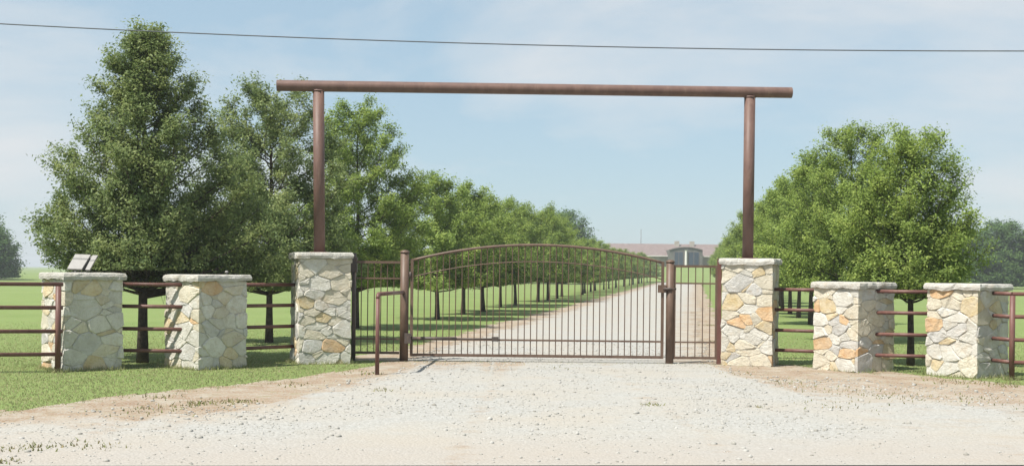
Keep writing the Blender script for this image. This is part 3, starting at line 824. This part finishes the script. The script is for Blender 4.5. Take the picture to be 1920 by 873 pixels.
# ------------------------------------------------------------------ trees
def tree_geo(seed, H, Rad, base, nleaf, leaf, prof, nlimb=46, trunk_r=0.075, clump=0.07, shoots=6, prune=False):
    rg = np.random.default_rng(seed)
    wood = MB(); trunk = MB()
    nt_ = 9
    tp = [Vector((0.012 * i / 3 * math.sin(i * 1.3 + seed), 0.012 * i / 3 * math.cos(i * 1.7 + seed), H * 0.93 * i / (nt_ - 1))) for i in range(nt_)]
    tp[0] = Vector((0, 0, -0.06)); tp[1].x *= 0.5
    tr = [trunk_r * (1.25 if i == 0 else 1.0) * (1 - 0.93 * i / (nt_ - 1)) + 0.006 for i in range(nt_)]
    trunk.tube(tp, tr, 10)
    def tpos(z):
        f = min(max(z / (H * 0.93), 0), 1) * (nt_ - 1); i = min(int(f), nt_ - 2); return tp[i].lerp(tp[i + 1], f - i)
    centers, cw = [], []
    ga = rg.uniform(0, 6.28)
    UP = Vector((0, 0, 1))
    def twig(b0, d, ln, w, wr=0.005):
        """a thin shoot that curves upwards, leaves along it"""
        br = rg.uniform(0, 1)
        p1_ = b0 + d * ln * 0.5; d2 = (d + UP * rg.uniform(0.1, 0.6)).normalized(); e0 = p1_ + d2 * ln * 0.5
        if e0.z < base * 0.97: e0.z = base * 0.97 + rg.uniform(0, 0.12)
        wood.tube([b0, p1_, e0], [wr, wr * 0.7, 0.0015], 3, cap=False)
        for u in (0.15, 0.35, 0.55, 0.75, 0.95):
            c_ = b0.lerp(p1_, u * 2) if u < 0.5 else p1_.lerp(e0, u * 2 - 1)
            centers.append((c_.x, c_.y, c_.z, br)); cw.append(w * (0.6 + 0.5 * u))
    for i in range(nlimb):
        t = (i + rg.uniform(0, 0.95)) / nlimb
        zt = base + (H - base) * t ** 1.25
        rad_ = max(0.1, Rad * prof(t ** 1.25)) * (rg.uniform(0.74, 1.0) if rg.random() < 0.75 else rg.uniform(0.95, 1.12))
        ang = ga + i * 2.39996 + rg.normal(0, 0.3)
        if prune and math.sin(ang) < -0.1: rad_ *= 1 - (0.62 if t < 0.5 else 0.35) * min(1.0, -math.sin(ang) * 1.6)
        rise = rad_ * (0.25 + 0.9 * t) * rg.uniform(0.7, 1.3)
        zb_ = max(base * rg.uniform(0.8, 0.95), zt - rise)
        o_ = tpos(zb_); hd = Vector((math.cos(ang), math.sin(ang), 0)); sd = Vector((-hd.y, hd.x, 0)) * rg.normal(0, 0.12)
        tip = Vector((o_.x, o_.y, 0)) + hd * rad_ + sd * rad_ + UP * zt
        ctl = o_ + hd * rad_ * 0.55 + UP * (zt - zb_) * rg.uniform(0.2, 0.5) - sd * rad_
        pts = [o_ * (1 - k) ** 2 + ctl * 2 * k * (1 - k) + tip * k * k for k in (0, 0.2, 0.4, 0.6, 0.8, 1.0)]
        r0 = max(0.010, trunk_r * 0.38 * (1 - 0.65 * t))
        wood.tube(pts, [r0 * (1 - 0.16 * k) + 0.002 for k in range(6)], 5, cap=False)
        ntw = int(7 + 7 * rad_)
        for k in range(ntw):
            f = 1 - 0.8 * rg.random() ** 1.4
            fi = f * 5; ii = min(int(fi), 4); b0 = pts[ii].lerp(pts[ii + 1], fi - ii)
            ax = (pts[ii + 1] - pts[ii]).normalized()
            d = (Vector((rg.normal(0, 1), rg.normal(0, 1), rg.normal(0.25, 0.7))).normalized() + ax * 0.8).normalized()
            twig(b0, d, rg.uniform(0.22, 0.5) * (0.6 + 0.4 * min(1, rad_)), 1.0)
        dl = (pts[-1] - pts[-2]).normalized()
        for k in range(2):                       # sprays at the tip break the outline
            twig(pts[-1], (dl + Vector((rg.normal(0, 0.35), rg.normal(0, 0.35), rg.normal(0.25, 0.3)))).normalized(), rg.uniform(0.12, 0.4), 0.5, 0.004)
    for k in range(shoots):
        b0 = tpos(H * rg.uniform(0.72, 0.9))
        twig(b0, Vector((rg.normal(0, 0.25), rg.normal(0, 0.25), 1)).normalized(), H * rg.uniform(0.09, 0.17), 0.9, 0.008)
    C_ = np.array(centers); cw = np.array(cw); cw /= cw.sum()
    idx = rg.choice(len(C_), nleaf, p=cw)
    sg = clump * (0.7 + 0.6 * rg.random(len(C_)))[idx][:, None]
    off = rg.normal(0, 1, (nleaf, 3)) * sg * np.array([1, 1, 0.75])
    Pp = C_[idx, :3] + off
    low = Pp[:, 2] < base * 0.93
    Pp[low, 2] = base * 0.93 + np.abs(rg.normal(0, 0.12, low.sum()))
    if prune:
        ok = ~(((Pp[:, 1] < -0.3) & (Pp[:, 2] < 1.6)) | ((Pp[:, 1] < -1.15) & (Pp[:, 2] < 2.6)))
        Pp, idx = Pp[ok], idx[ok]; nleaf = len(Pp)
    # leaf diamonds
    ax1 = rg.normal(0, 1, (nleaf, 3)); ax1[:, 2] *= 0.6
    rad = Pp - np.array([0, 0, H * 0.45]); rad /= np.linalg.norm(rad, axis=1)[:, None] + 1e-6
    nr = rad * 0.5 + np.array([0, 0, 0.45]) + rg.normal(0, 0.55, (nleaf, 3)); nr /= np.linalg.norm(nr, axis=1)[:, None]
    ax1 -= nr * (ax1 * nr).sum(1)[:, None]; ax1 /= np.linalg.norm(ax1, axis=1)[:, None]
    ax2 = np.cross(nr, ax1)
    s = leaf * rg.uniform(0.6, 1.35, nleaf)[:, None]
    V = np.stack([Pp - ax1 * s, Pp + ax2 * s * 0.42 + nr * s * 0.12, Pp + ax1 * s, Pp - ax2 * s * 0.42 + nr * s * 0.12], 1)
    tint = np.clip(0.6 * C_[idx, 3] + 0.4 * rg.random(nleaf), 0, 1)
    return trunk, wood, V.reshape(-1, 3), np.arange(nleaf * 4).reshape(-1, 4), np.repeat(tint, 4)

def make_tree(loc, label, group, geo, leafmat, name='shade_tree', rz=0.0, sc=(1, 1, 1)):
    root = thing(name, loc, label, 'tree', group, rz); root.scale = sc
    trunk, wood, V, F, T = geo
    trunk.build('trunk', M_BARK, root, True, off=(0, 0, 0))
    wood.build('limbs', M_BARK, root, True, off=(0, 0, 0))
    me = np_mesh('crown', V, F, leafmat, T)
    o = bpy.data.objects.new('crown', me); col.objects.link(o); o.parent = root
    return root

def prf(*v):
    q = [0, 0.1, 0.26, 0.46, 0.66, 0.87, 0.95, 1.0]
    return lambda t: float(np.interp(t, q, v))
prof_t1 = prf(2.1, 2.2, 2.15, 1.72, 1.08, 0.6, 0.34, 0.1)
prof_cone = prf(0.85, 1.0, 1.0, 0.92, 0.72, 0.42, 0.25, 0.1)
prof_round = prf(0.85, 0.98, 1.0, 0.97, 0.82, 0.55, 0.38, 0.2)
prof_oval = prf(0.7, 0.85, 1.0, 1.0, 0.88, 0.58, 0.4, 0.2)

def ground_at(px, Y):
    x, _ = unroll(px, 600); return Vector((x / FPX * Y, Y, 0))
GL, GR = 'trees lining the swing-gate hinge side of the drive', 'trees lining the pedestrian-gate side of the drive'
t1 = make_tree(ground_at(268, 22.0) , 'tallest broad conical dark green tree behind the low pillars and fence', GL,
               tree_geo(9, 5.65, 1.0, 1.40, 185000, 0.030, prof_t1, 135, 0.085, 0.07, 10, True), M_LEAF)
t2 = make_tree(ground_at(505, 28.4), 'dark green tree behind the low pillar, second in the row after the conical one', GL,
               tree_geo(8, 5.7, 1.85, 1.25, 125000, 0.034, prof_round, 72, 0.075, 0.075), M_LEAF)
t3 = make_tree(ground_at(668, 35.6), 'bushy bright green tree rising behind the tall hinge-side pillar post', GL,
               tree_geo(15, 6.2, 1.85, 1.25, 115000, 0.037, prof_round, 72, 0.075, 0.08), M_LEAF2)
# shared forms for the rest of the rows
forms = [make_tree((0, 0, 0), 'x', GL, tree_geo(21 + k * 6, 4.95, [1.6, 1.75, 1.55, 1.85, 1.45][k], 1.2, 46000, 0.047, [prof_oval, prof_cone, prof_round, prof_round, prof_oval][k], 46, 0.07, 0.09), M_LEAF2) for k in range(5)]
used = set()
def place(k, loc, rz, sc, label, group):
    o = forms[k] if k not in used else copy_tree(forms[k])
    used.add(k)
    o.location = loc; o.rotation_euler = (rt.uniform(-0.05, 0.05), rt.uniform(-0.05, 0.05), rz); o.scale = (sc[0], sc[0], sc[1])
    tag(o, label, 'tree', group); return o
rt = random.Random(4)
LAB_L = 'young tree with bare trunk further along the row beyond the swing gate'
for px, Y, hs in [(820, 42.8, 0.95), (868, 47.5, 0.92), (906, 51.2, 0.95), (938, 57.5, 0.95), (966, 61.0, 0.97), (1008, 68.5, 0.97), (1027, 72, 0.93), (1044, 77, 0.95)]:
    place(rt.randrange(5), ground_at(px, Y), rt.uniform(0, 6.28), (rt.uniform(0.92, 1.15), hs * rt.uniform(0.93, 1.08)), LAB_L, GL)
Y = 83.0
while Y < 212:
    x = 2.7 + 0.148 * (Y - 77)
    place(rt.randrange(5), Vector((x + rt.uniform(-0.4, 0.4), Y, 0)), rt.uniform(0, 6.28), (rt.uniform(0.8, 1.1), rt.uniform(0.74, 0.88)), LAB_L, GL)
    Y += 6.6
# pedestrian-gate side
r1 = make_tree(ground_at(1708, 23.3), 'rounded light green tree directly behind the two low pillars by the pedestrian gate', GR,
               tree_geo(52, 4.15, 1.12, 1.32, 70000, 0.031, prof_oval, 66, 0.06, 0.075, 9), M_LEAF2)
r2 = make_tree(ground_at(1592, 31.5), 'leafy tree second in the row behind the pedestrian-gate-side low pillar', GR,
               tree_geo(61, 5.2, 1.5, 1.3, 76000, 0.036, prof_round, 66, 0.065, 0.08, 9), M_LEAF2)
LAB_R = 'young tree further along the row on the pedestrian-gate side of the drive'
for px, Y, hs in [(1520, 41.5, 1.1), (1497, 47.8, 1.08), (1481, 52, 1.08), (1467, 57.0, 1.08)]:
    place(rt.randrange(5), ground_at(px, Y), rt.uniform(0, 6.28), (rt.uniform(1.0, 1.12), hs * rt.uniform(0.97, 1.04)), LAB_R, GR)
Y = 64.0
while Y < 205:
    x = 3.98 + 0.143 * Y
    place(rt.randrange(5), Vector((x + rt.uniform(-0.3, 0.3), Y, 0)), rt.uniform(0, 6.28), (rt.uniform(0.92, 1.2), rt.uniform(0.95, 1.14)), LAB_R, GR)
    Y += 6.8

# distant trees beyond the lawns
fars = [make_tree((0, 0, 0), 'x', '', tree_geo(90 + k, 9.0, 4.4, 0.4, 60000, 0.15, prof_round, 110, 0.2, 0.38, 4), M_LEAF3, 'distant_tree') for k in range(2)]
fu = set()
def place_far(k, loc, rz, s, sz, label, group):
    o = fars[k] if k not in fu else copy_tree(fars[k])
    fu.add(k); o.location = loc; o.rotation_euler = (0, 0, rz); o.scale = (s, s, sz); tag(o, label, 'tree', group)
for i in range(9):
    place_far(i % 2, Vector((-59.2 - i * 4.4 + rt.uniform(-1, 1), 150 + rt.uniform(-6, 8), 0)), rt.uniform(0, 6), rt.uniform(0.9, 1.15), rt.uniform(0.72, 0.92),
              'distant dark tree in the tree line beyond the lawn behind the conical tree', 'tree line beyond the hinge-side lawn')
for i in range(13):
    place_far(i % 2, Vector((54 + i * 4.4 + rt.uniform(-1, 1), 158 + rt.uniform(-8, 8), 0)), rt.uniform(0, 6), rt.uniform(0.9, 1.2), rt.uniform(0.82, 1.05) * (0.92 if i < 3 else 1),
              'distant tree in the tree line beyond the pale lawn on the pedestrian-gate side', 'tree line beyond the pedestrian-gate lawn')
place_far(0, Vector((6.9, 165, 0)), 1.0, 0.98, 1.02, 'large distant round tree standing behind the row beyond the swing gate', None)
place_far(1, Vector((1.2, 172, 0)), 2.0, 0.8, 0.95, 'smaller distant tree beside the large round one behind the row', None)

# ------------------------------------------------------------------ the house at the end of the drive
M_ROOF = plain('brown_shingle_roof', (0.19, 0.15, 0.14), 0.9, 0.1, 0.15, 1.5)
M_WALL = plain('pale_house_stone', (0.36, 0.33, 0.28), 0.9, 0.1, 0.15, 1.2)
M_PORCH = plain('grey_porch_stone', (0.13, 0.13, 0.115), 0.9, 0.1, 0.15, 1.2)
M_TRIM = plain('white_trim', (0.62, 0.60, 0.56), 0.7, 0.2, 0.05, 3)
M_DOOR = plain('dark_arch_trim', (0.13, 0.115, 0.10), 0.7, 0.2, 0.15, 3)
M_GLASS, nt, b = mat_new('window_glass', 0.08, 0.5)
b.inputs['Base Color'].default_value = (0.03, 0.05, 0.07, 1)
HY = 262.0
HILL_Z = 2.7
hcx = at(1282, 500, HY).x
def sm(t): t = min(max(t, 0), 1); return t * t * (3 - 2 * t)
def hill(x, y):
    return HILL_Z * sm((y - 207) / 46) * sm((365 - y) / 60) * sm((95 - abs(x - hcx)) / 50) + 0.02
hxs = np.linspace(hcx - 96, hcx + 96, 49); hys = np.linspace(206, 366, 49)
hv = [(x, y, hill(x, y) - (0.1 if (abs(x - hcx) > 95 or y < 207 or y > 365) else 0)) for y in hys for x in hxs]
hf = [(j * 49 + i, j * 49 + i + 1, (j + 1) * 49 + i + 1, (j + 1) * 49 + i) for j in range(48) for i in range(48)]
tag(mesh_obj('hill', hv, hf, M_LAWN, smooth=True), kind='structure')
hx = at(1282, 500, HY).x
house = thing('ranch_house', (hx, HY, HILL_Z), 'long low house with brown hip roof and arched entry at the drive end', 'house')
house.scale = (1.17, 1.0, 0.79)
def hpart(mb, name, mat, parent=house, smooth=False): return mb.build(name, mat, parent, smooth, off=(0, 0, 0))
wall = hpart(MB().box((-17, 0, -0.1), (12, 12, 2.9)), 'wall', M_WALL)
rf = MB().add([(-17.9, -0.9, 2.9), (12.9, -0.9, 2.9), (12.9, 12.9, 2.9), (-17.9, 12.9, 2.9), (-13, 6, 6.15), (8, 6, 6.15)],
              [(0, 1, 5, 4), (1, 2, 5), (2, 3, 4, 5), (3, 0, 4), (3, 2, 1, 0)])
roof = hpart(rf, 'roof', M_ROOF)
hpart(MB().box((-1.1, 4.6, 5.4), (-0.3, 5.4, 6.9)), 'chimney', M_WALL, roof)
hpart(MB().box((1.6, 4.6, 5.4), (2.4, 5.4, 6.85)), 'chimney', M_WALL, roof)
hpart(MB().box((-17.95, -0.97, 2.72), (12.95, -0.902, 2.93)), 'fascia', M_TRIM, roof)
# arched entry block
ev = []; K = 12
for i in range(K + 1):
    t = i / K; ev.append((-2.9 + 5.8 * t, 4.35 + 0.75 * (1 - (2 * t - 1) ** 2)))
prof_ = [(-2.9, -0.1)] + ev + [(2.9, -0.1)]
n_ = len(prof_)
entry = hpart(MB().add([(x, -3.0, z) for x, z in prof_] + [(x, 3.0, z) for x, z in prof_],
              [tuple(range(n_))] + [tuple(range(n_, 2 * n_))[::-1]] + [(i, i + n_, (i + 1) % n_ + n_, (i + 1) % n_) for i in range(n_)]), 'entry_porch', M_PORCH)
tv = [Vector((x, -3.06, z + 0.02)) for x, z in ev]
hpart(MB().tube(tv, 0.16, 6), 'arch_trim', M_DOOR, entry)
for s_ in (-1, 1):
    xa, xb = (-2.05, -0.4) if s_ < 0 else (0.4, 2.35)
    dw = hpart(MB().box((xa, -3.06, 0.05), (xb, -3.003, 4.0)), 'window', M_DOOR)
    hpart(MB().box((xa + 0.12, -3.085, 0.2), (xb - 0.12, -3.062, 3.85)), 'pane', M_GLASS, dw)
    hpart(MB().box(((xa + xb) / 2 - 0.05, -3.11, 0.2), ((xa + xb) / 2 + 0.05, -3.087, 3.85)), 'mullion', M_DOOR, dw)
hpart(MB().tube([(0, -3.35, 0), (0, -3.35, 0.3), (0, -3.35, 4.2), (0, -3.35, 4.4)], [0.3, 0.24, 0.2, 0.3], 10), 'column', M_TRIM)
for x in (-14.5, -11, -7.5, 6, 9.5):
    wdw = hpart(MB().box((x - 0.8, -0.06, 0.8), (x + 0.8, -0.003, 2.4)), 'window', M_TRIM)
    hpart(MB().box((x - 0.7, -0.09, 0.9), (x + 0.7, -0.062, 2.3)), 'pane', M_GLASS, wdw)

pp = at(1202, 431, 290)
fpz = thing('flagpole', (pp.x, 290, HILL_Z), 'thin bare mast rising above the roof of the distant house', 'mast')
pipe('shaft', [(pp.x, 290, HILL_Z - 0.1), (pp.x, 290, pp.z)], [0.09, 0.05], M_DARK, fpz, 8)
MB().tube([(pp.x, 290, pp.z), (pp.x, 290, pp.z + 0.08), (pp.x, 290, pp.z + 0.16)], [0.05, 0.09, 0.02], 8).build('finial', M_DARK, fpz)

# ------------------------------------------------------------------ overhead wire
M_WIRE = plain('black_cable', (0.09, 0.10, 0.11), 0.6, 0.3, 0.1, 5)
M_WOOD = plain('pole_wood', (0.13, 0.10, 0.075), 0.9, 0.1, 0.25, 6)
WX, WZ, WB, WY, SP = 4.5, 5.07, 0.00178, 19.3, 26.0
pts = [Vector((WX + SP * (i / 24 - 1), WY, WZ * (WY / 19.5) + WB * (SP * (i / 24 - 1)) ** 2)) for i in range(49)]
wire = MB().tube(pts, 0.009, 8).build('power_line', M_WIRE, None, True)
tag(wire, 'single dark sagging overhead cable strung across above the gateway', 'cable')
for i, e in enumerate((pts[0], pts[-1])):
    up_ = thing('utility_pole', (e.x, e.y + 0.12, 0), ['wooden utility pole carrying the cable on the conical tree side', 'wooden utility pole carrying the cable on the pedestrian-gate side'][i], 'utility pole', 'utility poles')
    pipe('shaft', [(e.x, e.y + 0.13, -0.1), (e.x, e.y + 0.13, 7.2)], [0.14, 0.1], M_WOOD, up_, 12)
    pipe('insulator', [(e.x, e.y + 0.04, e.z), (e.x, e.y - 0.01, e.z)], 0.03, M_WIRE, up_, 8)

# ------------------------------------------------------------------ haze
HZ = True
if HZ:
    B = G + 20
    hz = MB().box((-B, -B, -1.0), (B, B, 11.5)).build('haze', None)
    m = bpy.data.materials.new('summer_haze'); m.use_nodes = True
    nt = m.node_tree; nt.nodes.clear()
    out = nt.nodes.new('ShaderNodeOutputMaterial'); pv = nt.nodes.new('ShaderNodeVolumePrincipled')
    pv.inputs['Color'].default_value = (0.93, 0.96, 1.0, 1); pv.inputs['Density'].default_value = 0.0007
    pv.inputs['Anisotropy'].default_value = 0.2
    nt.links.new(pv.outputs[0], out.inputs['Volume'])
    hz.data.materials.append(m)
    tag(hz, 'thin bluish summer haze over the whole place', 'haze', kind='stuff')
